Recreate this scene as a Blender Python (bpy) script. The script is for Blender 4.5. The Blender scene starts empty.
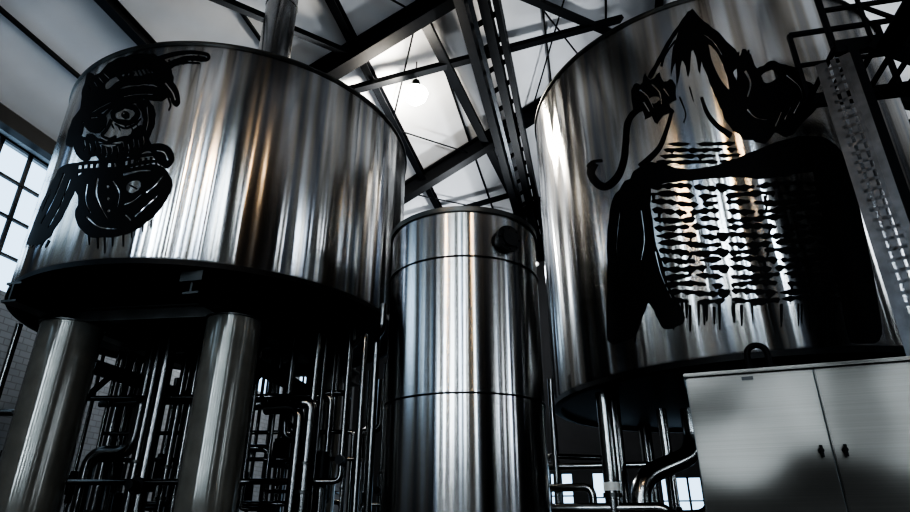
import bpy, bmesh, math, random
from mathutils import Vector, Matrix, geometry
CH=1.6
col=bpy.context.collection
def W(x,y,z): return Vector((x,y,z+CH))
# ---------------------------------------------------------------- materials
def mat(name):
    m=bpy.data.materials.new(name); m.use_nodes=True
    return m,m.node_tree.nodes,m.node_tree.links,m.node_tree.nodes['Principled BSDF']
def simple(name,colr,rough=.5,metal=0.,var=.15,scale=6.,bump=0.,spec=None):
    m,n,l,b=mat(name)
    tc=n.new('ShaderNodeTexCoord'); no=n.new('ShaderNodeTexNoise'); no.inputs['Scale'].default_value=scale; no.inputs['Detail'].default_value=6
    l.new(tc.outputs['Object'],no.inputs['Vector'])
    r=n.new('ShaderNodeValToRGB'); r.color_ramp.elements[0].position=.3; r.color_ramp.elements[1].position=.7
    r.color_ramp.elements[0].color=(*[c*(1-var) for c in colr],1); r.color_ramp.elements[1].color=(*[min(1,c*(1+var)) for c in colr],1)
    l.new(no.outputs['Fac'],r.inputs['Fac']); l.new(r.outputs['Color'],b.inputs['Base Color'])
    b.inputs['Roughness'].default_value=rough; b.inputs['Metallic'].default_value=metal
    if spec is not None: b.inputs['Specular IOR Level'].default_value=spec
    if bump:
        bp=n.new('ShaderNodeBump'); bp.inputs['Strength'].default_value=bump; bp.inputs['Distance'].default_value=.02
        l.new(no.outputs['Fac'],bp.inputs['Height']); l.new(bp.outputs['Normal'],b.inputs['Normal'])
    return m
def tank_steel(name,freq=7.,dist=.03,fine=40.,fd=.02,rough=.25,seed=0.):
    m,n,l,b=mat(name)
    tc=n.new('ShaderNodeTexCoord'); sx=n.new('ShaderNodeSeparateXYZ'); l.new(tc.outputs['Object'],sx.inputs[0])
    neg=n.new('ShaderNodeMath'); neg.operation='MULTIPLY'; neg.inputs[1].default_value=-1; l.new(sx.outputs['Y'],neg.inputs[0])
    at=n.new('ShaderNodeMath'); at.operation='ARCTAN2'; l.new(sx.outputs['X'],at.inputs[0]); l.new(neg.outputs[0],at.inputs[1])
    def noi(ka,kz,det=2,off=0.):
        a=n.new('ShaderNodeMath'); a.operation='MULTIPLY_ADD'; a.inputs[1].default_value=ka; a.inputs[2].default_value=off+seed; l.new(at.outputs[0],a.inputs[0])
        z=n.new('ShaderNodeMath'); z.operation='MULTIPLY'; z.inputs[1].default_value=kz; l.new(sx.outputs['Z'],z.inputs[0])
        c=n.new('ShaderNodeCombineXYZ'); l.new(a.outputs[0],c.inputs[0]); l.new(z.outputs[0],c.inputs[1])
        t=n.new('ShaderNodeTexNoise'); t.inputs['Scale'].default_value=1; t.inputs['Detail'].default_value=det; l.new(c.outputs[0],t.inputs['Vector']); return t
    n1=noi(freq,.06,.6); n2=noi(fine,.05,1,7.); n4=noi(freq*1.2,.06,2,21.)
    b1=n.new('ShaderNodeBump'); b1.inputs['Strength'].default_value=1; b1.inputs['Distance'].default_value=dist; l.new(n1.outputs['Fac'],b1.inputs['Height'])
    b2=n.new('ShaderNodeBump'); b2.inputs['Strength'].default_value=1; b2.inputs['Distance'].default_value=dist*fd; l.new(n2.outputs['Fac'],b2.inputs['Height']); l.new(b1.outputs['Normal'],b2.inputs['Normal'])
    l.new(b2.outputs['Normal'],b.inputs['Normal'])
    b.inputs['Roughness'].default_value=rough; b.inputs['Anisotropic'].default_value=.93; b.inputs['Anisotropic Rotation'].default_value=.25
    tg=n.new('ShaderNodeTangent'); tg.direction_type='RADIAL'; tg.axis='Z'; l.new(tg.outputs[0],b.inputs['Tangent'])
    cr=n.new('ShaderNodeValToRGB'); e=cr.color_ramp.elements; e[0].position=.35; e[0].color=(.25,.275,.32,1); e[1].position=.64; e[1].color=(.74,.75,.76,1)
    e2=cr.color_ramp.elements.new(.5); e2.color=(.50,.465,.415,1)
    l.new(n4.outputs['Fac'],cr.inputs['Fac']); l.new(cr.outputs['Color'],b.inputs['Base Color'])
    b.inputs['Metallic'].default_value=1
    return m
M_tankL=tank_steel('brushed_steel_tank',9,.045,rough=.2)
M_tankR=tank_steel('brushed_steel_tank_b',8,.045,rough=.2,seed=13.)
M_tankC=tank_steel('brushed_steel_silo',4,.009,30,.05,.22,seed=5.)
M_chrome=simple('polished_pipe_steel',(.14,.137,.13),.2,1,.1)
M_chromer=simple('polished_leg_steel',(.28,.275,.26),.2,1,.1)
M_duct=simple('duct_steel',(.5,.5,.5),.22,1,.1)
M_dull=simple('dull_steel',(.10,.10,.095),.38,1,.2,4)
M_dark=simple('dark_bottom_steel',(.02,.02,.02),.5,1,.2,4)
M_truss=simple('painted_truss_steel',(.005,.006,.008),.5,0,.2,spec=.2)
M_tray=simple('galvanised_steel',(.08,.084,.09),.4,1,.2,8)
M_black=simple('black_stencil_paint',(.003,.003,.0035),.55,0,.2,spec=.15)
M_blackr=simple('black_rubber',(.012,.012,.012),.4,0,.2)
M_paint=simple('grey_column_paint',(.17,.165,.145),.13,.35,.18,3,.06)
M_roof=simple('white_roof_panel',(.72,.73,.75),.6,0,.08,.7)
M_wall=simple('plaster_dark',(.010,.010,.011),.8,0,.2,1.5,.2)
M_floor=simple('concrete_floor',(.03,.03,.031),.35,0,.25,1.2,.1)
M_label=simple('white_label',(.75,.75,.72),.5,0,.03)
def brick():
    m,n,l,b=mat('grey_brick'); tc=n.new('ShaderNodeTexCoord'); t=n.new('ShaderNodeTexBrick')
    sx=n.new('ShaderNodeSeparateXYZ'); l.new(tc.outputs['Object'],sx.inputs[0]); c=n.new('ShaderNodeCombineXYZ')
    l.new(sx.outputs['Y'],c.inputs[0]); l.new(sx.outputs['Z'],c.inputs[1]); l.new(c.outputs[0],t.inputs['Vector'])
    t.inputs['Scale'].default_value=2.2; t.inputs['Color1'].default_value=(.22,.23,.24,1); t.inputs['Color2'].default_value=(.19,.20,.21,1); t.inputs['Mortar'].default_value=(.14,.145,.15,1)
    l.new(t.outputs['Color'],b.inputs['Base Color']); b.inputs['Roughness'].default_value=.6
    return m
M_brick=brick()
def cabsteel():
    m,n,l,b=mat('brushed_cabinet_steel'); tc=n.new('ShaderNodeTexCoord'); mp=n.new('ShaderNodeMapping'); mp.inputs['Scale'].default_value=(1.,1.,320)
    l.new(tc.outputs['Object'],mp.inputs[0]); t=n.new('ShaderNodeTexNoise'); t.inputs['Scale'].default_value=1.; t.inputs['Detail'].default_value=2; l.new(mp.outputs[0],t.inputs['Vector'])
    t2=n.new('ShaderNodeTexNoise'); t2.inputs['Scale'].default_value=1.8; t2.inputs['Detail'].default_value=0; l.new(tc.outputs['Object'],t2.inputs['Vector'])
    bp2=n.new('ShaderNodeBump'); bp2.inputs['Strength'].default_value=1; bp2.inputs['Distance'].default_value=.10; l.new(t2.outputs['Fac'],bp2.inputs['Height'])
    l.new(bp2.outputs['Normal'],b.inputs['Normal']); b.inputs['Metallic'].default_value=1; b.inputs['Roughness'].default_value=.30
    cr=n.new('ShaderNodeValToRGB'); cr.color_ramp.elements[0].position=.3; cr.color_ramp.elements[0].color=(.128,.118,.104,1); cr.color_ramp.elements[1].position=.7; cr.color_ramp.elements[1].color=(.15,.139,.123,1)
    l.new(t.outputs['Fac'],cr.inputs['Fac']); l.new(cr.outputs['Color'],b.inputs['Base Color'])
    return m
M_cab=cabsteel()
def emis(name,c,s):
    m,n,l,b=mat(name); b.inputs['Emission Color'].default_value=(*c,1); b.inputs['Emission Strength'].default_value=s; b.inputs['Base Color'].default_value=(*c,1); return m
M_lamp=emis('lamp_glass',(1,.93,.8),150)
# ---------------------------------------------------------------- mesh helpers
def empty(name,loc):
    e=bpy.data.objects.new(name,None); e.location=loc; e.empty_display_size=.3; col.objects.link(e); return e
def finish(bm,name,m,parent=None,origin=Vector((0,0,0)),rotz=0.,smooth=True,ang=35,recalc=True):
    origin=Vector(origin)
    if recalc: bmesh.ops.recalc_face_normals(bm,faces=bm.faces)
    bmesh.ops.translate(bm,verts=bm.verts,vec=-origin)
    if rotz: bmesh.ops.rotate(bm,verts=bm.verts,cent=(0,0,0),matrix=Matrix.Rotation(-rotz,3,'Z'))
    me=bpy.data.meshes.new(name); bm.to_mesh(me); bm.free()
    if smooth:
        me.shade_smooth(); me.set_sharp_from_angle(angle=math.radians(ang))
    me.materials.append(m)
    o=bpy.data.objects.new(name,me); col.objects.link(o)
    o.location=origin-(parent.location if parent else Vector((0,0,0))); o.rotation_euler=(0,0,rotz)
    if parent: o.parent=parent
    return o
def obox(b,p1,p2,w,h,up=Vector((0,0,1))):
    p1=Vector(p1);p2=Vector(p2); d=(p2-p1).normalized(); up=Vector(up)
    s=d.cross(up)
    if s.length<1e-4: s=d.cross(Vector((1,0,0)))
    s.normalize(); u=s.cross(d).normalized()
    v=[]
    for p in (p1,p2):
        for a,c in((-1,-1),(1,-1),(1,1),(-1,1)): v.append(b.verts.new(p+s*a*w/2+u*c*h/2))
    for f in((0,1,2,3),(4,7,6,5),(0,4,5,1),(1,5,6,2),(2,6,7,3),(3,7,4,0)): b.faces.new([v[i] for i in f])
def ibeam(b,p1,p2,w,h,t=.035):
    p1=Vector(p1);p2=Vector(p2); d=(p2-p1).normalized(); s=d.cross(Vector((0,0,1)))
    if s.length<1e-3: s=Vector((1,0,0))
    s.normalize(); u=s.cross(d)
    obox(b,p1+u*(h/2-t/2),p2+u*(h/2-t/2),w,t); obox(b,p1-u*(h/2-t/2),p2-u*(h/2-t/2),w,t); obox(b,p1,p2,t,h-2*t)
def cyl(b,p1,p2,r,seg=24,r2=None,caps=True):
    p1=Vector(p1);p2=Vector(p2); r2=r if r2 is None else r2
    d=(p2-p1).normalized(); a=Vector((1,0,0)) if abs(d.x)<.8 else Vector((0,1,0)); s=d.cross(a).normalized(); u=d.cross(s)
    A=[];B=[]
    for i in range(seg):
        t=2*math.pi*i/seg; o=s*math.cos(t)+u*math.sin(t); A.append(b.verts.new(p1+o*r)); B.append(b.verts.new(p2+o*r2))
    for i in range(seg):
        j=(i+1)%seg; b.faces.new((A[i],A[j],B[j],B[i]))
    if caps: b.faces.new(A[::-1]); b.faces.new(B)
def lathe(b,c,prof,seg=128):
    c=Vector(c); rings=[]
    for r,z in prof:
        rings.append([b.verts.new(c+Vector((0,0,z)))] if r<1e-5 else [b.verts.new(c+Vector((r*math.cos(2*math.pi*i/seg),r*math.sin(2*math.pi*i/seg),z))) for i in range(seg)])
    for A,B in zip(rings,rings[1:]):
        for i in range(seg):
            j=(i+1)%seg
            if len(A)==1 and len(B)==1: continue
            if len(A)==1: b.faces.new((A[0],B[j],B[i]))
            elif len(B)==1: b.faces.new((A[i],A[j],B[0]))
            else: b.faces.new((A[i],A[j],B[j],B[i]))
def pipe(b,pts,r,seg=14,fr=None):
    pts=[Vector(p) for p in pts]; fr=fr or r*2.4; path=[pts[0]]
    for i in range(1,len(pts)-1):
        a=(pts[i-1]-pts[i]); c=(pts[i+1]-pts[i]); k=min(fr,a.length*.48,c.length*.48); a.normalize(); c.normalize()
        P=pts[i]+a*k; Q=pts[i]+c*k
        for q in range(6):
            t=q/5; path.append(P.lerp(pts[i],t).lerp(pts[i].lerp(Q,t),t))
    path.append(pts[-1])
    rings=[]; prev=None
    for i,p in enumerate(path):
        d=(path[min(i+1,len(path)-1)]-path[max(i-1,0)]).normalized()
        if prev is None:
            a=Vector((1,0,0)) if abs(d.x)<.8 else Vector((0,1,0)); s=d.cross(a).normalized()
        else: s=(prev-d*prev.dot(d)).normalized()
        prev=s; u=d.cross(s)
        rings.append([b.verts.new(p+(s*math.cos(2*math.pi*k/seg)+u*math.sin(2*math.pi*k/seg))*r) for k in range(seg)])
    for A,B in zip(rings,rings[1:]):
        for k in range(seg):
            j=(k+1)%seg; b.faces.new((A[k],A[j],B[j],B[k]))
    b.faces.new(rings[0][::-1]); b.faces.new(rings[-1])
def clamp(b,p,d,r,w=.035,k=1.35):
    p=Vector(p); d=Vector(d).normalized(); cyl(b,p-d*w/2,p+d*w/2,r*k,16)
# ---------------------------------------------------------------- room
SR=3.0
def zr(s): return 12.45+.57*s if s<SR else 12.45+.57*SR-.57*(s-SR)
def RT(s,t,dz=0.): return W(.976*s+.218*t,-.218*s+.976*t,zr(s)+dz)
def RZ(s,t,z): return W(.976*s+.218*t,-.218*s+.976*t,z)
SL,SRR,TB,TF=-9.74,15.74,-8.,24.
def prism(b,s0,s1,t0,t1,z0,z1a,z1b):
    v=[b.verts.new(RZ(s,t,z)) for s,t,z in((s0,t0,z0),(s1,t0,z0),(s1,t1,z0),(s0,t1,z0),(s0,t0,z1a),(s1,t0,z1b),(s1,t1,z1b),(s0,t1,z1a))]
    for f in((0,3,2,1),(4,5,6,7),(0,1,5,4),(1,2,6,5),(2,3,7,6),(3,0,4,7)): b.faces.new([v[i] for i in f])
b=bmesh.new(); prism(b,SL,SRR,TB,TF,-CH-.2,-CH,-CH); finish(b,'floor',M_floor,smooth=False)
b=bmesh.new()
for s0,s1 in((SL-.4,SR),(SR,SRR+.4)):
    v=[b.verts.new(RT(s,t,dz)) for dz in(0,.25) for s,t in((s0,TB-.4),(s1,TB-.4),(s1,TF+.4),(s0,TF+.4))]
    for f in((0,3,2,1),(4,5,6,7),(0,1,5,4),(1,2,6,5),(2,3,7,6),(3,0,4,7)): b.faces.new([v[i] for i in f])
finish(b,'ceiling',M_roof,smooth=False)
def gable(name,t0,t1,ops,m):
    b=bmesh.new(); xs=sorted({SL,SRR,SR,*[o[0] for o in ops],*[o[1] for o in ops]})
    for a,c in zip(xs,xs[1:]):
        mid=(a+c)/2; o=[q for q in ops if q[0]<mid<q[1]]
        if not o: prism(b,a,c,t0,t1,-CH,zr(a)-.01,zr(c)-.01)
        else:
            o=o[0]; prism(b,a,c,t0,t1,-CH,o[2],o[2]); prism(b,a,c,t0,t1,o[3],zr(a)-.01,zr(c)-.01)
    return finish(b,name,m,smooth=False)
opsB=[(-8.2,-7.4,1.0,5.5),(-5.5,-4.9,1.0,6.8),(-3.0,-2.3,1.0,8.4),(-.6,.1,1,9.8),(1.6,2.3,1,9.8),(5.6,6.3,1,8.)]  # unseen windows, added so the tanks reflect vertical bright streaks
gable('wall_back',TB-.35,TB,opsB,M_wall)
opsF=[(-8.5,-7,-.6,1.8),(-6.2,-4.9,-.6,1.8),(-4.2,-2.8,-.6,1.8),(-2.2,-.9,-.6,1.8),(-.2,1.1,-.8,1.8),(2.2,3.6,-.8,1.6),(5.,6.5,-.6,1.6)]
gable('wall_front',TF,TF+.35,opsF,M_wall)
def sidewall(name,s0,s1,ops,m,ztop):
    b=bmesh.new(); ys=sorted({TB,TF,*[o[0] for o in ops],*[o[1] for o in ops]})
    for a,c in zip(ys,ys[1:]):
        mid=(a+c)/2; o=[q for q in ops if q[0]<mid<q[1]]
        if not o: prism(b,s0,s1,a,c,-CH,ztop,ztop)
        else: o=o[0]; prism(b,s0,s1,a,c,-CH,o[2],o[2]); prism(b,s0,s1,a,c,o[3],ztop,ztop)
    return finish(b,name,m,smooth=False)
opsL=[(-6.5,-3.5,3.7,6.4),(-2.,1.,3.7,6.4),(2.2,5.2,3.7,6.4),(6.4,9.4,3.7,6.4),(10.6,13.6,3.7,6.4),(14.8,17.8,3.7,6.4),(19,22,3.7,6.4)]
sidewall('wall_left',SL-.35,SL,opsL,M_brick,6.85)
opsR=[(-5.5,-4.7,1.,6.3),(-2.2,-1.4,1.,6.3),(1.4,2.2,1.,6.3),(4.6,5.4,1.,6.3)]  # unseen window strips, added to brighten the left tank's right side
sidewall('wall_right',SRR,SRR+.35,opsR,M_wall,6.85)
def win(i,side,a,c,z0,z1,nx,nz):
    b=bmesh.new()
    def P(q,z):
        return RZ(q,(TB-.17 if side=='b' else TF+.17),z) if side in'bf' else RZ((SL-.17 if side=='l' else SRR+.17),q,z)
    for k in range(nx+1):
        q=a+(c-a)*k/nx; obox(b,P(q,z0),P(q,z1),.07 if k in(0,nx) else .045,.07,up=P(a,z0)-P(c,z0))
    for k in range(nz+1):
        z=z0+(z1-z0)*k/nz; obox(b,P(a,z),P(c,z),.07,.07 if k in(0,nz) else .045)
    finish(b,'window_%d'%i,M_truss,smooth=False)
wi=1
for side,ops,nx,nz in(('b',opsB,2,7),('f',opsF,3,3),('l',opsL,5,4),('r',opsR,2,6)):
    for o in ops: win(wi,side,o[0],o[1],o[2],o[3],nx,nz); wi+=1
b=bmesh.new(); obox(b,RZ(SL+.1,TB,6.55),RZ(SL+.1,TF,6.55),.2,.3); finish(b,'trim_1',M_truss,smooth=False)
rt=empty('roof_truss',RT(SR,8,-.6))
b=bmesh.new()
for t in(-5,-1.5,4.,9.6,15.2,20.8):
    for s0,s1 in((SL,SR),(SR,SRR)): ibeam(b,RT(s0,t,-.34),RT(s1,t,-.34),.32,.5,.05)
finish(b,'rafters',M_truss,rt,rt.location,smooth=False)
b=bmesh.new()
for s in(-7.35,-4.4,SR,6.,9.5,13.): ibeam(b,RT(s,TB,-.2),RT(s,TF,-.2),.18,.24,.03)
for s in(-8.6,-5.9,-2.9,-.3,1.4): obox(b,RT(s,TB,-.06),RT(s,TF,-.06),.05,.07)
finish(b,'purlins',M_truss,rt,rt.location,smooth=False)
b=bmesh.new()
for p,q,w in(((-5.2,10.2),(1.8,13.4),.22),((-5.4,16.6),(-1.9,18.8),.22),((-2.9,9.6),(-1.9,20.8),.24),((-7.4,4.),(-4.4,9.6),.14),((-4.4,4.),(-1.6,9.6),.16),((-1.5,9.6),(2.6,15.2),.2)):
    obox(b,RT(*p,-.45),RT(*q,-.45),w,.12)
finish(b,'braces',M_truss,rt,rt.location,smooth=False)
b=bmesh.new()
for p,q in(((-6,9.6),(-3,15.2)),((-3,9.6),(-6,15.2)),((-1,9.6),(1,15.2)),((1,9.6),(-1,15.2)),((-1,15.2),(1,20.8)),((-6,4),(-3,9.6)),((-5,15.2),(-2,20.8))):
    cyl(b,RT(*p,-.3),RT(*q,-.3),.022,8)
finish(b,'tie_rods',M_truss,rt,rt.location)
b=bmesh.new(); S0=-1.62
for ds in(-.36,.10,.36): obox(b,RT(S0+ds,TB,-.9),RT(S0+ds,TF,-.9),.22 if ds<.2 else .14,.5)
for k in range(40):
    t=TB+k*.8; obox(b,RT(S0-.36,t,-.8),RT(S0+.36,t,-.8),.08,.1)
finish(b,'main_beam',M_truss,rt,rt.location,smooth=False)
b=bmesh.new(); obox(b,RT(S0-.16,TB,-1.02),RT(S0-.16,TF,-1.02),.1,.06)
finish(b,'service_tray',M_tray,rt,rt.location,smooth=False)
LP=W(-.95,11.6,9.55)
pl=empty('pendant_lamp',LP)
b=bmesh.new(); lathe(b,LP,[(.05,.35),(.09,.33),(.12,.2),(.24,.06),(.25,.04),(.23,.04),(.1,.18),(.0,.18)],32); cyl(b,LP+Vector((0,0,.33)),LP+Vector((0,0,2.3)),.015,8)
finish(b,'lamp_shade',M_dull,pl,LP)
b=bmesh.new(); lathe(b,LP,[(0,-.32),(.14,-.29),(.25,-.17),(.29,-.03),(.25,.04),(.0,.05)],32); finish(b,'lamp_bulb',M_lamp,pl,LP)
# ---------------------------------------------------------------- tanks
def facing(cx,cy): return math.atan2(-cy,-cx)+math.pi/2
def bigtank(name,cx,cy,R,zb,zt,m,cone):
    o=W(cx,cy,zb); e=empty(name,o); rz=facing(cx,cy)
    b=bmesh.new(); H=zt-zb
    lathe(b,o,[(R-.02,0.0),(R,.03),(R,H-.05),(R-.02,H),(R-.1,H),(R-.12,H-.04)],192)
    finish(b,'shell',m,e,o,rz)
    b=bmesh.new()
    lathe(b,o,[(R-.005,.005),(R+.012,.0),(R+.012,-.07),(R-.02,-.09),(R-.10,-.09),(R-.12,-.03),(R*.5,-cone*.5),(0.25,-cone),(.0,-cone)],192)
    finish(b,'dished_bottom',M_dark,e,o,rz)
    b=bmesh.new(); lathe(b,o,[(R-.11,H-.04),(R*.6,H+.25),(.5,H+.45),(0,H+.46)],128)
    finish(b,'domed_lid',M_dull,e,o,rz)
    b=bmesh.new(); lathe(b,o,[(R-.015,H),(R+.02,H+.005),(R+.02,H+.035),(R-.015,H+.04),(R-.06,H+.02)],192); finish(b,'top_rim',M_dull,e,o,rz)
    return e,o,rz
TL=(-3.75,9.27,2.84,2.86,6.14); TR=(4.38,8.99,2.88,1.71,6.84)
eL,oL,rzL=bigtank('brewing_tank',*TL,M_tankL,.12)
eR,oR,rzR=bigtank('brewing_tank',*TR,M_tankR,.25)
b=bmesh.new()
dirt=Vector((.218,.976,0)); dirs=Vector((.976,-.218,0))
A0=W(-3.12,6.62,2.62); A1=A0+dirt*5.3
B0=W(-5.45,6.9,2.62); B1=B0+dirt*4.7
ibeam(b,A0,A1,.22,.26,.03); ibeam(b,B0,B1,.22,.26,.03)
for k in(1.0,2.6,4.4): ibeam(b,A0+dirt*k,B0+dirt*k,.16,.2,.025)
obox(b,A0+Vector((0,0,.02))-dirt*.02,A0+Vector((0,0,.30))-dirt*.02,.3,.03,up=dirt)
finish(b,'support_beams',M_dull,eL,oL,smooth=False)
# rear ring of bracing channels and knee braces between the legs
b=bmesh.new()
for p,q in(((-2.92,7.62),(-2.36,10.84)),((-5.2,7.85),(-4.6,11.1)),((-2.36,10.84),(-4.6,11.1))):
    a=W(*p,2.05); c=W(*q,2.05); d=(c-a).normalized(); ibeam(b,a+d*.34,c-d*.34,.12,.18,.02)
    obox(b,a+d*.36-Vector((0,0,.6)),a+d*.95,.06,.06); obox(b,c-d*.36-Vector((0,0,.6)),c-d*.95,.06,.06)
finish(b,'bracing',M_truss,eL,oL,smooth=False)
def column(x,y,r,zt=2.48):
    o=W(x,y,-CH); e=empty('tank_support_leg',o); b=bmesh.new()
    lathe(b,o,[(0,0),(r,0),(r,zt+CH-.02),(0,zt+CH-.02)],48); finish(b,'shaft',M_paint,e,o)
    b=bmesh.new(); lathe(b,o,[(0,zt+CH-.02),(r*1.06,zt+CH-.02),(r*1.06,zt+CH+.0),(0,zt+CH+.0)],48); lathe(b,o,[(r,0.0),(r*1.35,0.0),(r*1.35,.04),(r,.04)],48)
    finish(b,'plates',M_dull,e,o)
COLS=[(-2.92,7.62,.35),(-5.2,7.85,.38),(-2.36,10.84,.33),(-4.6,11.1,.33)]
for c in COLS: column(*c)
b=bmesh.new()
for k in range(5):
    a=math.radians(-170+k*72); p=W(TR[0]+2.2*math.cos(a),TR[1]+2.2*math.sin(a),-CH)
    cyl(b,p,p+Vector((0,0,1.71+CH-.08)),.11,24); cyl(b,p,p+Vector((0,0,.03)),.2,24)
finish(b,'legs',M_chromer,eR,oR)
# ---------------------------------------------------------------- stencil murals (flat paint wrapped on the shells)
# image pixel -> (angle, height) maps, fitted cubic polynomials; a pixel is ~1.6 cm of steel
CL=((-32.7,31.6,8.86,-14.9,-11.3,-1.98,8.95,7.93,2.28,.168),(4.32,-.24,-1.6,.474,.391,.202,-.193,-.313,-.123,-.0209),120,155)
CR=((4.56,21,-4.46,-.816,-1.95,.567,2.02,-1.26,.536,-.0962),(3.88,-.254,-1.36,.182,.0355,.112,-.0151,-.0847,.0245,-.0126),727.5,176.5)
def pixel_to_shell(C,u,v):  # u, v are image pixels; the mural outlines below use them
    p=(u-C[2])/100;q=(v-C[3])/100; B=(1,p,q,p*p,p*q,q*q,p**3,p*p*q,p*q*q,q**3)
    return sum(a*b for a,b in zip(C[0],B)),sum(a*b for a,b in zip(C[1],B))
rnd=random.Random(3)
def smoothpoly(P,n=4,j=.5):
    out=[];N=len(P)
    for i in range(N):
        a,b_,c,d=P[i-1],P[i],P[(i+1)%N],P[(i+2)%N]
        for k in range(n):
            t=k/n; out.append(tuple(.5*(2*b_[x]+(c[x]-a[x])*t+(2*a[x]-5*b_[x]+4*c[x]-d[x])*t*t+(3*b_[x]-a[x]-3*c[x]+d[x])*t**3)+rnd.uniform(-j,j) for x in(0,1)))
    return out
def stroke(P,w0,w1=None,n=5,j=.3):
    w1=w0 if w1 is None else w1; pts=[];N=len(P)
    for i in range(N-1):
        a=P[max(i-1,0)];b_=P[i];c=P[i+1];d=P[min(i+2,N-1)]
        for k in range(n):
            t=k/n; pts.append(tuple(.5*(2*b_[x]+(c[x]-a[x])*t+(2*a[x]-5*b_[x]+4*c[x]-d[x])*t*t+(3*b_[x]-a[x]-3*c[x]+d[x])*t**3) for x in(0,1)))
    pts.append(P[-1]); L=[];Rr=[];M=len(pts)
    for i,p in enumerate(pts):
        q0=pts[max(i-1,0)];q1=pts[min(i+1,M-1)]; dx,dy=q1[0]-q0[0],q1[1]-q0[1]; h=math.hypot(dx,dy) or 1
        w=(w0+(w1-w0)*i/(M-1))/2+rnd.uniform(-j,j)*.5; L.append((p[0]-dy/h*w,p[1]+dx/h*w)); Rr.append((p[0]+dy/h*w,p[1]-dx/h*w))
    return L+Rr[::-1]
def ell(cx,cy,rx,ry=None,n=18,j=.3,rot=0):
    ry=ry or rx; return [(cx+rx*math.cos(a)*math.cos(rot)-ry*math.sin(a)*math.sin(rot)+rnd.uniform(-j,j),cy+rx*math.cos(a)*math.sin(rot)+ry*math.sin(a)*math.cos(rot)+rnd.uniform(-j,j)) for a in [2*math.pi*i/n for i in range(n)]]
def drip(x,y,l,w=2.2): return [(x-w/2,y-3),(x+w/2,y-3),(x+w*.35,y+l*.6),(x+w*.2,y+l*.95),(x,y+l),(x-w*.2,y+l*.95),(x-w*.3,y+l*.6)]
def inside(P,x,y):
    wn=0;N=len(P)
    for i in range(N):
        x0,y0=P[i-1];x1,y1=P[i]
        if (y0<=y)!=(y1<=y):
            xx=x0+(y-y0)/(y1-y0)*(x1-x0)
            if xx>x: wn+=1 if y1>y0 else -1
    return wn!=0
def mural(name,items,C,tank,par,o,rz):
    cx,cy,R,zb,zt=tank; V=[];E=[];Q=[]
    for k,P in items:
        i0=len(V)
        for u,v in P:
            th,z=pixel_to_shell(C,u,v); V.append(Vector((math.radians(th)*R,min(max(z-zb,.03),zt-zb-.05))))
        n=len(V)-i0; E+=[(i0+i,i0+(i+1)%n) for i in range(n)]
        pts=[(p.x,p.y) for p in V[i0:]]; xs=[p[0] for p in pts]; ys=[p[1] for p in pts]
        Q.append((k,pts,min(xs),max(xs),min(ys),max(ys)))
    Q=Q[::-1]
    vo,eo,fo,ov,oe,of=geometry.delaunay_2d_cdt(V,E,[],0,1e-5)
    b=bmesh.new(); vs=[b.verts.new((p.x,0,p.y)) for p in vo]
    for f in fo:
        x=sum(vo[i].x for i in f)/len(f); y=sum(vo[i].y for i in f)/len(f)
        for k,pts,x0,x1,y0,y1 in Q:
            if x0<=x<=x1 and y0<=y<=y1 and inside(pts,x,y):
                if k=='k': b.faces.new([vs[i] for i in f])
                break
    st=math.radians(1.5)*R; x=-75*math.radians(1)*R
    while x<75*math.radians(1)*R:
        bmesh.ops.bisect_plane(b,geom=b.verts[:]+b.edges[:]+b.faces[:],plane_co=(x,0,0),plane_no=(1,0,0),dist=1e-6); x+=st
    bmesh.ops.delete(b,geom=[v for v in b.verts if not v.link_faces],context='VERTS')
    for v in b.verts:
        th=v.co.x/R; rr=R+.006; v.co=Vector((rr*math.sin(th),-rr*math.cos(th),v.co.z))
    for f in b.faces:
        f.normal_update(); c=f.calc_center_median()
        if f.normal.dot(Vector((c.x,c.y,0)))<0: f.normal_flip()
    me=bpy.data.meshes.new(name); b.to_mesh(me); b.free(); me.materials.append(M_black)
    ob=bpy.data.objects.new(name,me); col.objects.link(ob); ob.parent=par; ob.rotation_euler=(0,0,rz)
S=smoothpoly
def ragged(x0,x1,yf,wmin,wmax,r,gap=.12,step=2.6):
    """ragged horizontal stencil band, split in runs"""
    x=x0
    while x<x1:
        L_=min(r.uniform(22,70),x1-x)
        if L_<5: break
        n=max(3,int(L_/step)); T=[];B=[]; ph=r.uniform(0,6); fq=r.uniform(.22,.6)
        for i in range(n+1):
            xx=x+L_*i/n; e=min(1,min(i,n-i)/1.5); w=(wmin+(wmax-wmin)*(.5+.5*math.sin(ph+xx*fq)))*e+r.uniform(-.7,.7)*e
            y=yf(xx); T.append((xx,y-w*.4-.15+r.uniform(-.4,.4))); B.append((xx,y+w*.6+.15+(r.uniform(0,2.4) if r.random()<.18 else 0)))
        yield T+B[::-1]
        x+=L_+(r.uniform(1.5,4) if r.random()>gap else r.uniform(5,12))
I=[]; k=lambda P:I.append(('k',P)); e_=lambda P:I.append(('e',P))
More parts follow.
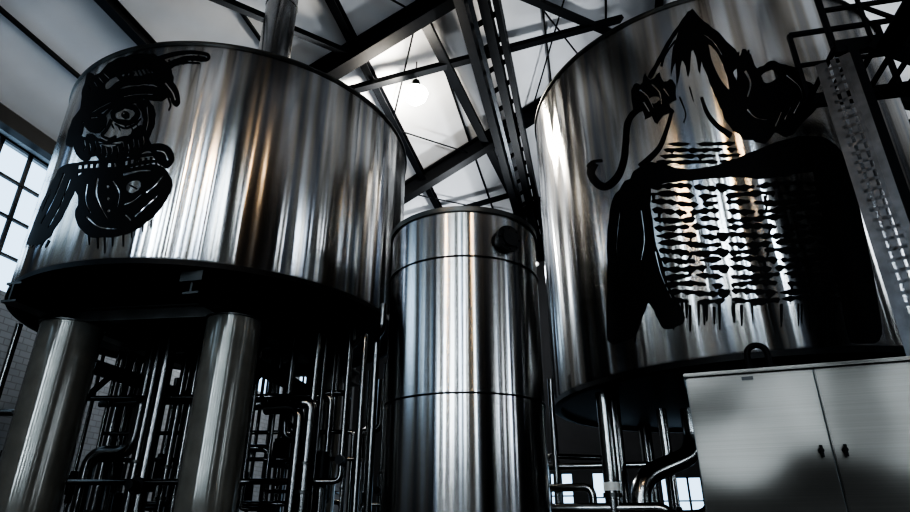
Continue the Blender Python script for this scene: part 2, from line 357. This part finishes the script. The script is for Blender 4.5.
# --- left mural: pirate with a cocked hat, patch, beard and buttoned coat
k(S([(82,106),(83,88),(88,72),(98,76),(110,64),(126,58),(142,54),(157,56),(168,65),(173,80),(161,87),(148,84),(128,86),(112,94),(96,109),(83,120)],j=.8))
e_(S([(106,86),(116,77),(130,72),(146,69),(152,73),(136,77),(120,82),(110,90)],j=.6))
k(S([(118,74),(126,70),(134,73),(132,80),(124,82),(118,79)])); e_(ell(124,76,1.5)); e_(ell(129,75,1.3))
for x_ in range(5): k(stroke([(136+x_*4,70-x_*.3),(140+x_*4,78-x_)],1.4,.7))
for a in range(4): e_(stroke([(90+a*5,86-a*4),(93+a*6,92-a*4)],1.2,.6))
k(stroke([(154,60),(172,54),(192,52),(208,55),(206,60),(188,59),(170,66)],4,2.2)); k(stroke([(166,64),(186,57),(206,58)],2.4)); k(stroke([(160,72),(178,63),(200,63)],3.4,1.2))
for x_ in range(7): k(stroke([(168+x_*5,60-x_*.8),(173+x_*5,66-x_*1.0)],1.8,.6))
k(S([(156,76),(168,78),(177,88),(180,102),(174,106),(168,96),(160,92)])); e_(stroke([(164,82),(172,92),(175,100)],1.4)); k(stroke([(166,94),(170,104),(168,110)],2.4,1))
k(S([(66,144),(70,126),(78,112),(94,101),(114,92),(134,87),(152,86),(168,92),(161,101),(146,99),(130,101),(112,108),(98,116),(86,128),(78,146)],j=.8))
e_(stroke([(84,124),(96,112),(112,103)],1.3)); e_(stroke([(124,97),(140,94),(152,94)],1.2))
k(S([(86,120),(96,113),(106,116),(107,126),(99,134),(89,131)])); k(stroke([(104,117),(118,104),(134,98)],2)); e_(stroke([(92,119),(99,118)],1.2))
k(S([(112,112),(122,105),(134,105),(139,113),(134,122),(122,125),(113,120)])); e_(S([(116,114),(124,109),(132,110),(134,115),(128,120),(118,119)])); k(ell(125,115,3.8,3.8)); e_(ell(123.5,113.5,1.1))
k(S([(110,108),(122,100),(138,97),(144,102),(128,104.5),(116,110)]))
for a in range(5): k(stroke([(112+a*6,124+(a%2)),(114+a*6,129+(a%2)*2)],1.4,.6))
k(stroke([(115,124),(124,128),(134,124),(140,118)],2,1)); k(stroke([(112,120),(107,130),(103,136),(110,139),(116,136)],2.8,2))
k(S([(136,102),(148,100),(154,114),(151,130),(146,140),(139,146),(141,130),(142,116)],j=.7)); e_(stroke([(146,106),(147,120),(144,134)],1.4))
k(S([(78,128),(84,138),(92,134),(100,138),(107,141),(114,138),(124,136),(132,131),(140,124),(147,136),(154,150),(142,151),(136,162),(127,155),(119,168),(111,158),(103,168),(96,156),(86,162),(76,150)],n=3,j=1.1))
for x_,y_ in((86,144),(91,147),(96,144),(101,148),(106,150),(111,147),(117,149),(122,144),(127,146),(132,141),(137,142),(142,138)): e_(stroke([(x_,y_-3),(x_+1,y_+3),(x_-.5,y_+8)],1.4,.6))
e_(S([(99,142),(108,144),(121,141),(117,145),(106,147)])); k(stroke([(100,144),(120,144)],1))
for y in(160,167): k(stroke([(64,y+8),(84,y+4),(100,y+2),(120,y),(146,y-6),(174,y-6)],3.4,2.6,j=.8))
for a in range(19): k(stroke([(68+a*5.5,166-a*.65),(67+a*5.5+rnd.uniform(-1,1),176-a*.6)],2.4,1.6))
k(S([(148,146),(160,143),(172,150),(174,162),(166,168),(156,160)])); e_(stroke([(156,150),(164,152),(168,160)],1.6))
k(S([(76,186),(82,174),(98,170),(130,167),(156,164),(168,172),(173,186),(168,200),(157,214),(141,227),(120,235),(98,237),(84,233),(76,218),(79,200)],j=.8))
e_(stroke([(98,178),(96,192),(100,206),(106,218)],2.4,1)); e_(stroke([(122,174),(138,170),(150,170)],2.6,1.4)); e_(stroke([(112,180),(118,192),(116,206)],2.,.8)); e_(S([(126,182),(137,179),(140,186),(132,192),(125,189)])); k(stroke([(128,184),(136,188)],1.4))
e_(stroke([(86,216),(98,226),(116,228)],2.,.8)); e_(stroke([(146,192),(156,184),(163,176)],2,1)); e_(stroke([(134,216),(148,204),(158,196)],1.8,.8)); e_(stroke([(122,204),(132,200),(140,194)],1.8,1)); e_(stroke([(88,184),(86,200),(90,212)],1.5,.8)); e_(stroke([(124,214),(130,220)],1.6))
for y_ in(186,198,210): e_(ell(107,y_,1.8,1.6))
k(S([(54,178),(64,166),(78,166),(77,188),(66,212),(52,236),(38,245),(24,243),(32,222),(44,196)],j=.8))
e_(stroke([(66,174),(56,198),(42,224)],2.2,1)); e_(stroke([(72,180),(62,206),(50,228)],1.4,.8)); e_(stroke([(52,190),(42,212)],1.6,.8))
for a in range(6): k(stroke([(26+a*5,238+a*.5),(22+a*5,248)],2.6,.6))
for x_,l_ in((88,9),(96,13),(103,18),(111,11),(122,15),(131,9),(143,7),(152,6)): k(drip(x_,235-max(0,x_-110)*.28,l_,1.9))
mural('stencil_mural',I,CL,TL,eL,oL,rzL)
# --- right mural: hooded smoker in a ribbed jersey
I=[]
k(stroke([(648,106),(636,112),(628,124),(626,144),(624,162),(618,178),(607,188),(597,185),(590,174),(594,164)],5,9))
k(stroke([(586,168),(592,163),(602,162)],3,3))
k(S([(632,96),(635,84),(642,86),(646,74),(652,80),(660,73),(664,82),(674,80),(676,98),(670,104),(675,112),(664,114),(658,124),(652,116),(646,120),(642,110),(634,110)],n=3,j=1.1))
e_(stroke([(640,90),(648,96),(654,108)],2.,.9)); e_(stroke([(652,84),(660,92),(662,104)],2.2,1)); e_(stroke([(664,88),(670,96)],1.8,.9)); e_(stroke([(644,102),(650,112)],1.6,.8)); e_(S([(650,98),(658,96),(660,100),(654,104)]))
k(stroke([(650,78),(660,60),(672,38),(690,12)],4.5,3,j=.8)); k(stroke([(662,66),(666,54),(676,40)],2,1))
k(S([(690,11),(704,21),(722,36),(738,54),(740,64),(734,72),(739,86),(747,100),(755,120),(742,133),(728,121),(718,99),(708,76),(700,54)],j=.8))
k(S([(683,22),(690,11),(701,26),(703,46),(700,72),(696,56),(692,50),(689,76),(684,60),(681,66),(677,88),(676,62),(671,76),(674,48)],n=3,j=.6))
e_(S([(709,44),(716,50),(725,68),(730,88),(722,80),(713,62)])); e_(stroke([(704,34),(714,42),(722,54)],1.2))
k(S([(738,62),(742,50),(750,54),(757,68),(770,62),(784,66),(796,70),(800,80),(812,86),(810,98),(816,108),(804,122),(790,136),(776,132),(766,142),(754,139),(741,134),(734,112),(736,90)],j=.9))
e_(stroke([(745,70),(751,82),(748,96)],3.2,1.4)); e_(S([(762,74),(772,70),(778,76),(772,82),(764,82)])); e_(stroke([(786,76),(799,88),(802,100)],1.8,.8)); e_(stroke([(748,108),(756,116),(768,119)],2.2,1))
for a in range(3): e_(stroke([(776+a*9,126-a*6),(782+a*9,112-a*5)],1.5,.7))
for a in range(3): k(stroke([(738+a*5,52-a),(740+a*5,66)],2,.8))
k(stroke([(702,96),(708,112),(718,124),(732,134)],3,6)); k(stroke([(672,112),(666,132),(658,150),(640,168)],3,6)); k(stroke([(690,86),(694,100)],1.4,.6)); k(stroke([(680,96),(686,112),(684,122)],1.6,.8))
for i,y in enumerate((144,150,156,162)):
    for P in ragged(668-i*4,736+i*3,lambda x:y-(x-660)/80*3,2.,3.8,rnd): k(P)
k(S([(632,176),(644,166),(660,163),(676,168),(700,168),(730,160),(754,150),(778,142),(806,136),(832,144),(842,166),(806,172),(770,177),(730,175),(700,179),(664,184),(636,192)],j=.9))
k(S([(610,214),(616,196),(630,180),(650,174),(650,206),(653,236),(660,262),(669,290),(683,320),(666,331),(656,318),(648,304),(641,322),(633,338),(610,338),(609,290),(608,240)],j=.8))
e_(stroke([(641,212),(644,240),(641,262)],1.6,.8)); e_(stroke([(654,250),(660,276),(671,302)],1.5,.8)); e_(S([(646,332),(650,312),(656,326),(652,336)])); e_(stroke([(620,214),(617,250),(620,290)],1.,.5))
k(S([(812,150),(840,152),(856,200),(866,250),(875,300),(877,338),(852,342),(843,300),(834,262),(823,210)]))  # right arm; its black also stands in for dark reflections on the shell
r2=random.Random(11)
for row in range(15):
    y0=187+row*8.3
    for P in ragged(648+row*1.2,718+row*.4,lambda x:y0-((x-640)/170)*3+1.3*math.sin(x*.09+row),2.6,6.2,r2,.1,2.2): k(P)
    for P in ragged(725+row*.4,824+row*1.4,lambda x:y0-((x-640)/170)*4+1.3*math.sin(x*.07+row*1.7),2.6,6.4,r2,.1,2.2): k(P)
    if r2.random()<.4: k(S([(716,y0-4),(722+r2.uniform(-2,2),y0-5),(729,y0-3),(726,y0+3),(720,y0+4)],n=3))
for x_ in(654,690,768,798): 
    for row in range(14):
        if r2.random()<.35: k(stroke([(x_+r2.uniform(-5,5),186+row*8.3),(x_+r2.uniform(-5,5),195+row*8.3)],r2.uniform(2.,4.5),1.5))
for i in range(26): k(drip(r2.uniform(662,838),308+r2.uniform(-2,4),r2.uniform(8,24),r2.uniform(1.5,4)))
for x_,l_ in((616,8),(626,6),(636,9),(672,10),(678,6)): k(drip(x_,334 if x_<650 else 322,l_,2))
mural('stencil_mural',I,CR,TR,eR,oR,rzR)
# ---------------------------------------------------------------- centre silo
cx,cy,R=.11,6.9,.9; o=W(cx,cy,-CH); eC=empty('storage_silo',o); rz=facing(cx,cy)
prof=[(0,.02),(R-.03,.02),(R,.06)]
for z in(1.22,2.71): prof+=[(R,z+CH-.012),(R+.008,z+CH-.008),(R+.008,z+CH+.008),(R,z+CH+.012)]
prof+=[(R,3.26+CH)]
b=bmesh.new(); lathe(b,o,prof,160); finish(b,'shell',M_tankC,eC,o,rz,ang=50)
b=bmesh.new(); lathe(b,o,[(R-.005,3.24+CH),(R+.02,3.25+CH),(R+.025,3.31+CH),(R-.01,3.325+CH),(R*.6,3.42+CH),(0,3.46+CH)],160); finish(b,'top_rim_and_lid',M_dull,eC,o,rz)
b=bmesh.new()
for z in(1.22,2.71): lathe(b,o,[(R+.004,z+CH-.02),(R+.011,z+CH-.018),(R+.011,z+CH-.004),(R+.004,z+CH-.002)],160)
finish(b,'seam_bands',M_dark,eC,o,rz)
dn=Vector((.50,-.866,0)); pn=W(cx,cy,2.93)+dn*R
b=bmesh.new(); cyl(b,pn-dn*.05,pn+dn*.10,.12,32); cyl(b,pn+dn*.06,pn+dn*.10,.155,32); cyl(b,pn+dn*.10,pn+dn*.13,.1,24)
for q_ in range(8):
    a=q_*math.pi/4; q=pn+dn*.10+(dn.cross(Vector((0,0,1)))*math.cos(a)+Vector((0,0,math.sin(a))))*.13; cyl(b,q,q+dn*.025,.014,8)
finish(b,'inspection_port',M_blackr,eC,o)
# ---------------------------------------------------------------- cabinet
ec=empty('control_cabinet',W(2.0,3.5,-CH))
p0=Vector((1.36,3.53,0)); dx=Vector((.933,-.361,0)).normalized(); dn=Vector((.361,.933,0)).normalized()
ztop=.80
P=lambda a,d,z: W(0,0,z)+p0+dx*a+dn*d
wd=.665
b=bmesh.new(); obox(b,P(0,.27,(ztop-CH+.1)/2),P(wd*2,.27,(ztop-CH+.1)/2),.5,ztop+CH-.1)
bmesh.ops.bevel(b,geom=b.edges[:],offset=.008,segments=2,affect='EDGES')
finish(b,'body',M_dull,ec,ec.location)
for q_ in(0,1):
    b=bmesh.new(); obox(b,P(wd*q_+.005,.004,(ztop-CH+.12)/2),P(wd*(q_+1)-.005,.004,(ztop-CH+.12)/2),.028,ztop+CH-.14)
    bmesh.ops.bevel(b,geom=b.edges[:],offset=.006,segments=2,affect='EDGES'); finish(b,'door_panel_%d'%(q_+1),M_cab,ec,ec.location)
b=bmesh.new(); obox(b,P(-.01,.26,ztop+.01),P(wd*2+.01,.26,ztop+.01),.55,.02); bmesh.ops.bevel(b,geom=b.edges[:],offset=.005,segments=2,affect='EDGES'); finish(b,'top_cover',M_cab,ec,ec.location)
b=bmesh.new(); obox(b,P(.02,.27,-CH+.05),P(wd*2-.02,.27,-CH+.05),.46,.1); finish(b,'plinth',M_dark,ec,ec.location)
b=bmesh.new()
for a in(wd-.055,wd+.055):
    cyl(b,P(a,-.035,.36),P(a,0,.36),.013,20); obox(b,P(a,-.039,.385),P(a,-.039,.325),.014,.01,up=dn)
finish(b,'locks',M_black,ec,ec.location)
b=bmesh.new(); obox(b,P(.30,-.012,ztop-.035),P(.36,-.012,ztop-.035),.004,.02); finish(b,'rating_label',M_blackr,ec,ec.location)
b=bmesh.new(); q=P(.36,.08,ztop+.03)
pts=[q,q+Vector((0,0,.07))]
for k_ in range(7):
    a=math.pi-k_*math.pi/6; pts.append(q+dx*.055+Vector((0,0,.09))+dx*.055*math.cos(a)+Vector((0,0,.055*math.sin(a))))
pts.append(q+dx*.11)
pipe(b,pts,.018,12,.01); cyl(b,q-Vector((0,0,.015)),q+Vector((0,0,.02)),.035,16); cyl(b,q+dx*.11-Vector((0,0,.015)),q+dx*.11+Vector((0,0,.02)),.035,16)
finish(b,'lifting_eye',M_black,ec,ec.location)
# ---------------------------------------------------------------- pipework beneath left tank
random.seed(7)
ep=empty('process_pipework',W(-2.5,9,-CH)); 
b=bmesh.new(); bc=bmesh.new(); bv=bmesh.new()
Z0=-CH
def free(x,y,m=.2): return all(math.hypot(x-c[0],y-c[1])>c[2]+m for c in COLS)
pipe(b,[W(-1.02,7.6,Z0),W(-1.02,7.6,2.25),W(-.92,7.3,2.25),W(-.92,7.3,2.6)],.045)
pipe(b,[W(-1.22,7.9,Z0),W(-1.22,7.9,2.4),W(-1.5,8.6,2.4),W(-1.5,8.6,2.85)],.04)
pipe(b,[W(-2.75,8.9,1.55),W(-2.2,8.7,1.55),W(-2.2,8.7,Z0)],.085)
pipe(b,[W(-5.6,9.6,1.75),W(-2.9,9.1,1.75),W(-2.75,9.0,1.55)],.05)
n_=0
while n_<54:
    x=random.uniform(-6.2,-1.2); y=random.uniform(8.5,12.4); r=random.choice([.025,.03,.035,.045,.06,.08,.1])
    top=random.uniform(-.2,2.2); kk=random.random(); sg=random.choice([-1,1])*random.uniform(.2,.6)
    if not all(free(x+a,y+c) for a in(0,sg/2,sg) for c in(-.45,-.2,0,.25,.5)): continue
    n_+=1
    if kk<.45: pts=[W(x,y,Z0),W(x,y,top),W(x+sg,y,top)]; pts.append(pts[-1]+Vector((0,0,2.72-top)) if random.random()<.6 else pts[-1]+Vector((0,.4,0)))
    else: pts=[W(x,y,Z0),W(x,y,2.72)]
    pipe(b,pts,r,12)
    for q in range(random.randint(1,3)):
        clamp(bc,W(x,y,random.uniform(-.8,1.0) if top>1 or kk>=.45 else -.5),(0,0,1),r)
    if random.random()<.85:
        zz=random.uniform(-.9,min(1.,top-.2) if kk<.45 else 1.); p=W(x,y,zz); cyl(bv,p-Vector((0,0,.07)),p+Vector((0,0,.07)),r*1.7,14)
        if random.random()<.5: cyl(bv,p,p+Vector((.0,-.2,0)),r*1.1,12); cyl(bv,p+Vector((0,-.18,0)),p+Vector((.0,-.38,0)),.06,14)
        else: cyl(bv,p+Vector((0,0,.05)),p+Vector((0,0,.34)),r+.05,16); cyl(bv,p+Vector((0,0,.34)),p+Vector((0,0,.40)),r+.03,16)
for z,y in zip((-.75,-.45,-.1,.3,.55,.9,1.3,1.75),(9.0,9.3,8.8,9.9,8.9,9.5,9.6,9.15)):
    r=random.choice([.03,.04,.05]); a_=random.uniform(-5.9,-4.6); c_=random.uniform(-2.2,-1.3); pipe(b,[W(a_,y,2.6 if z>.6 else Z0),W(a_,y,z),W(c_,y-.2,z),W(c_,y-.2,2.6 if z<.6 else Z0)],r,12)
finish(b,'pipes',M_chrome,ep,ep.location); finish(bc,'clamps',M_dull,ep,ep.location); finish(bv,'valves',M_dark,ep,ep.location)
er=empty('process_pipework',W(2.5,8,-CH)); b=bmesh.new(); bc=bmesh.new(); bv=bmesh.new()
pipe(b,[W(1.98,8.1,Z0),W(1.98,8.1,1.62)],.1,20)
pipe(b,[W(1.2,8.4,.45),W(1.75,8.2,.45),W(1.75,8.2,Z0)],.05); pipe(b,[W(1.1,8.3,.2),W(2.6,7.9,.2),W(2.6,7.9,Z0)],.06)
pipe(b,[W(2.0,7.4,.05),W(2.9,7.2,.05),W(2.9,7.2,.6),W(3.6,7.8,.6)],.11,20); pipe(b,[W(1.3,8.9,Z0),W(1.3,8.9,.9),W(2.4,9.3,.9)],.04)
pipe(b,[W(1.1,9.6,-.2),W(3.6,9.,-.2)],.05); pipe(b,[W(1.6,10,Z0),W(1.6,10,1.5)],.05); pipe(b,[W(2.9,8.6,Z0),W(2.9,8.6,1.5)],.07)
pipe(b,[W(1.15,8.9,.75),W(2.9,8.5,.75),W(2.9,8.5,Z0)],.045); pipe(b,[W(2.35,8.2,Z0),W(2.35,8.2,.55),W(3.3,8.6,.9),W(3.3,8.6,1.5)],.13,20); pipe(b,[W(1.35,8.5,Z0),W(1.35,8.5,1.9)],.04)
for z in(-.2,.35): clamp(bc,W(1.98,8.1,z),(0,0,1),.1,.05,1.2)
clamp(bc,W(2.5,7.28,.05),(1,-.2,0),.11,.06,1.3); cyl(bv,W(2.3,8.4,-.2),W(2.3,8.4,.15),.14,18); cyl(bv,W(1.4,8.6,-.3),W(1.4,8.6,.05),.1,16)
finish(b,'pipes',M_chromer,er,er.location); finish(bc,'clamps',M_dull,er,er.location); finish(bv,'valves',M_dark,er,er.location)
b=bmesh.new(); cyl(b,W(1.98,8.1,.40),W(1.98,8.1,.50),.103,20); finish(b,'pipe_label',M_label,er,er.location)
vx,vy=-3.15,8.1
ev=empty('vent_stack',W(vx,vy,6.4)); b=bmesh.new(); cyl(b,W(vx,vy,6.2),W(vx,vy,9.6),.27,40,caps=True)
for z in(7.2,8.6): clamp(b,W(vx,vy,z),(0,0,1),.27,.05,1.05)
finish(b,'duct',M_duct,ev,ev.location)
# cable ladder + service gantry at right
eg=empty('cable_ladder',W(3.46,4.28,-CH)); b=bmesh.new()
ld=Vector((.78,-.62,0)).normalized(); base=W(3.46,4.28,Z0)
for a in(-.11,.11): obox(b,base+ld*a,base+ld*a+Vector((0,0,3.9+CH)),.02,.06,up=ld)
nb=ld.cross(Vector((0,0,1)))
for a in(-.07,0,.07): obox(b,base+ld*a,base+ld*a+Vector((0,0,3.9+CH)),.045,.006,up=nb)
for q_ in range(60): z=.04+q_*.091; obox(b,base+ld*-.11+Vector((0,0,z)),base+ld*.11+Vector((0,0,z)),.006,.03)
finish(b,'ladder_tray',M_tray,eg,eg.location,smooth=False)
eq=empty('service_gantry',W(5,5.5,3.9)); b=bmesh.new()
g0=W(4.1,5.0,4.7); gd=Vector((.976,-.218,0)); ge=Vector((.218,.976,0))
for d in(0,.9):
    q=g0+ge*d; obox(b,q,q+gd*4,.08,.16)
    obox(b,q+Vector((0,0,.55)),q+gd*4+Vector((0,0,.55)),.04,.04); obox(b,q+Vector((0,0,1.05)),q+gd*4+Vector((0,0,1.05)),.05,.05)
    for k_ in range(5): obox(b,q+gd*k_,q+gd*k_+Vector((0,0,1.05)),.05,.05,up=gd)
for k_ in range(20): obox(b,g0+gd*k_*.21,g0+gd*k_*.21+ge*.9,.03,.06)
for x,d in((0.15,0),(3.9,0),(3.9,.9)): obox(b,g0+gd*x+ge*d,g0+gd*x+ge*d-Vector((0,0,4.7+CH)),.1,.1,up=gd)
s0=g0+gd*.35-ge*.05; s1=g0+gd*4.2-ge*.05-Vector((0,0,3.4))
for d in(0,-.7): obox(b,s0+ge*d,s1+ge*d,.04,.22)
for k_ in range(15):
    q=s0.lerp(s1,(k_+.5)/15); obox(b,q,q-ge*.7,.24,.03)
for d in(0,-.7):
    for h in(.5,1.): obox(b,s0+ge*d+Vector((0,0,h)),s1+ge*d+Vector((0,0,h)),.035,.035)
    for k_ in range(6):
        q=s0.lerp(s1,k_/5)+ge*d; obox(b,q,q+Vector((0,0,1.)),.035,.035,up=gd)
finish(b,'frame',M_truss,eq,eq.location,smooth=False)
# ---------------------------------------------------------------- lights
def area(name,loc,tgt,sx,sy,e,c):
    L=bpy.data.lights.new(name,'AREA'); L.shape='RECTANGLE'; L.size=sx; L.size_y=sy; L.energy=e; L.color=c
    o=bpy.data.objects.new(name,L); o.location=loc; o.rotation_euler=(Vector(tgt)-Vector(loc)).to_track_quat('-Z','Y').to_euler(); col.objects.link(o); return o
for i,q in enumerate(opsB):
    m_=(q[0]+q[1])/2; z=(q[2]+q[3])/2; area('window_daylight_b%d'%i,RZ(m_,TB-.5,z),RZ(m_,TB+5,z),q[1]-q[0],q[3]-q[2],370,(.74,.87,1))  # area lights behind the added back windows, for streaks in the steel
for i,q in enumerate(opsL):
    m_=(q[0]+q[1])/2; area('window_daylight_l%d'%i,RZ(SL-.5,m_,5.05),RZ(SL+5,m_,5.05),3,2.7,30,(.58,.78,1))
for i,q in enumerate(opsR):
    m_=(q[0]+q[1])/2; area('window_daylight_r%d'%i,RZ(SRR+.5,m_,3.6),RZ(SRR-5,m_,3.6),.8,5.2,190,(.80,.89,1))  # area lights behind the added right-wall strips
L=bpy.data.lights.new('pendant_light','POINT'); L.energy=500; L.color=(1,.93,.82); L.shadow_soft_size=.25
o=bpy.data.objects.new('pendant_light',L); o.location=LP+Vector((0,0,-.6)); col.objects.link(o)
for i,(x,y,z,c,en) in enumerate(((2.,-3.,8.5,(1,.70,.40),260),(-4.,-2,7.2,(1,.70,.40),260),(-4.2,15.5,7.2,(.92,.96,1),1000),(5.8,13.2,9.,(.92,.96,1),1000),(2.5,18.5,8.,(.92,.96,1),900))):  # unseen lamps, added to light the roof and warm the steel reflections
    q=W(x,y,z); e=empty('high_bay_lamp',q); b=bmesh.new(); lathe(b,q,[(.05,.4),(.1,.38),(.13,.2),(.32,.02),(.33,0),(.3,0),(.1,.18),(0,.18)],24); cyl(b,q+Vector((0,0,.38)),q+Vector((0,0,1.8)),.015,8); finish(b,'lamp_shade',M_dull,e,q)
    b=bmesh.new(); lathe(b,q,[(0,-.1),(.2,-.04),(.24,.02),(0,.05)],24); finish(b,'lamp_bulb',emis('bulb_%d'%i,c,40),e,q)
    L=bpy.data.lights.new('high_bay_light','POINT'); L.energy=en; L.color=c; L.shadow_soft_size=.3
    o=bpy.data.objects.new('high_bay_light',L); o.location=q-Vector((0,0,.4)); col.objects.link(o)
w=bpy.data.worlds.new('sky'); bpy.context.scene.world=w; w.use_nodes=True; bg=w.node_tree.nodes['Background']; bg.inputs[0].default_value=(.55,.77,1,1); bg.inputs[1].default_value=2.2
try:
    bpy.context.scene.view_settings.look='AgX - Very High Contrast'; bpy.context.scene.view_settings.exposure=-.35
except Exception: pass
# ---------------------------------------------------------------- camera
cd=bpy.data.cameras.new('camera'); cd.lens=23.74; cd.sensor_width=36; cd.clip_end=200
cam=bpy.data.objects.new('camera',cd); cam.location=(0,0,CH); cam.rotation_euler=(math.radians(114.2),0,0); col.objects.link(cam); bpy.context.scene.camera=cam
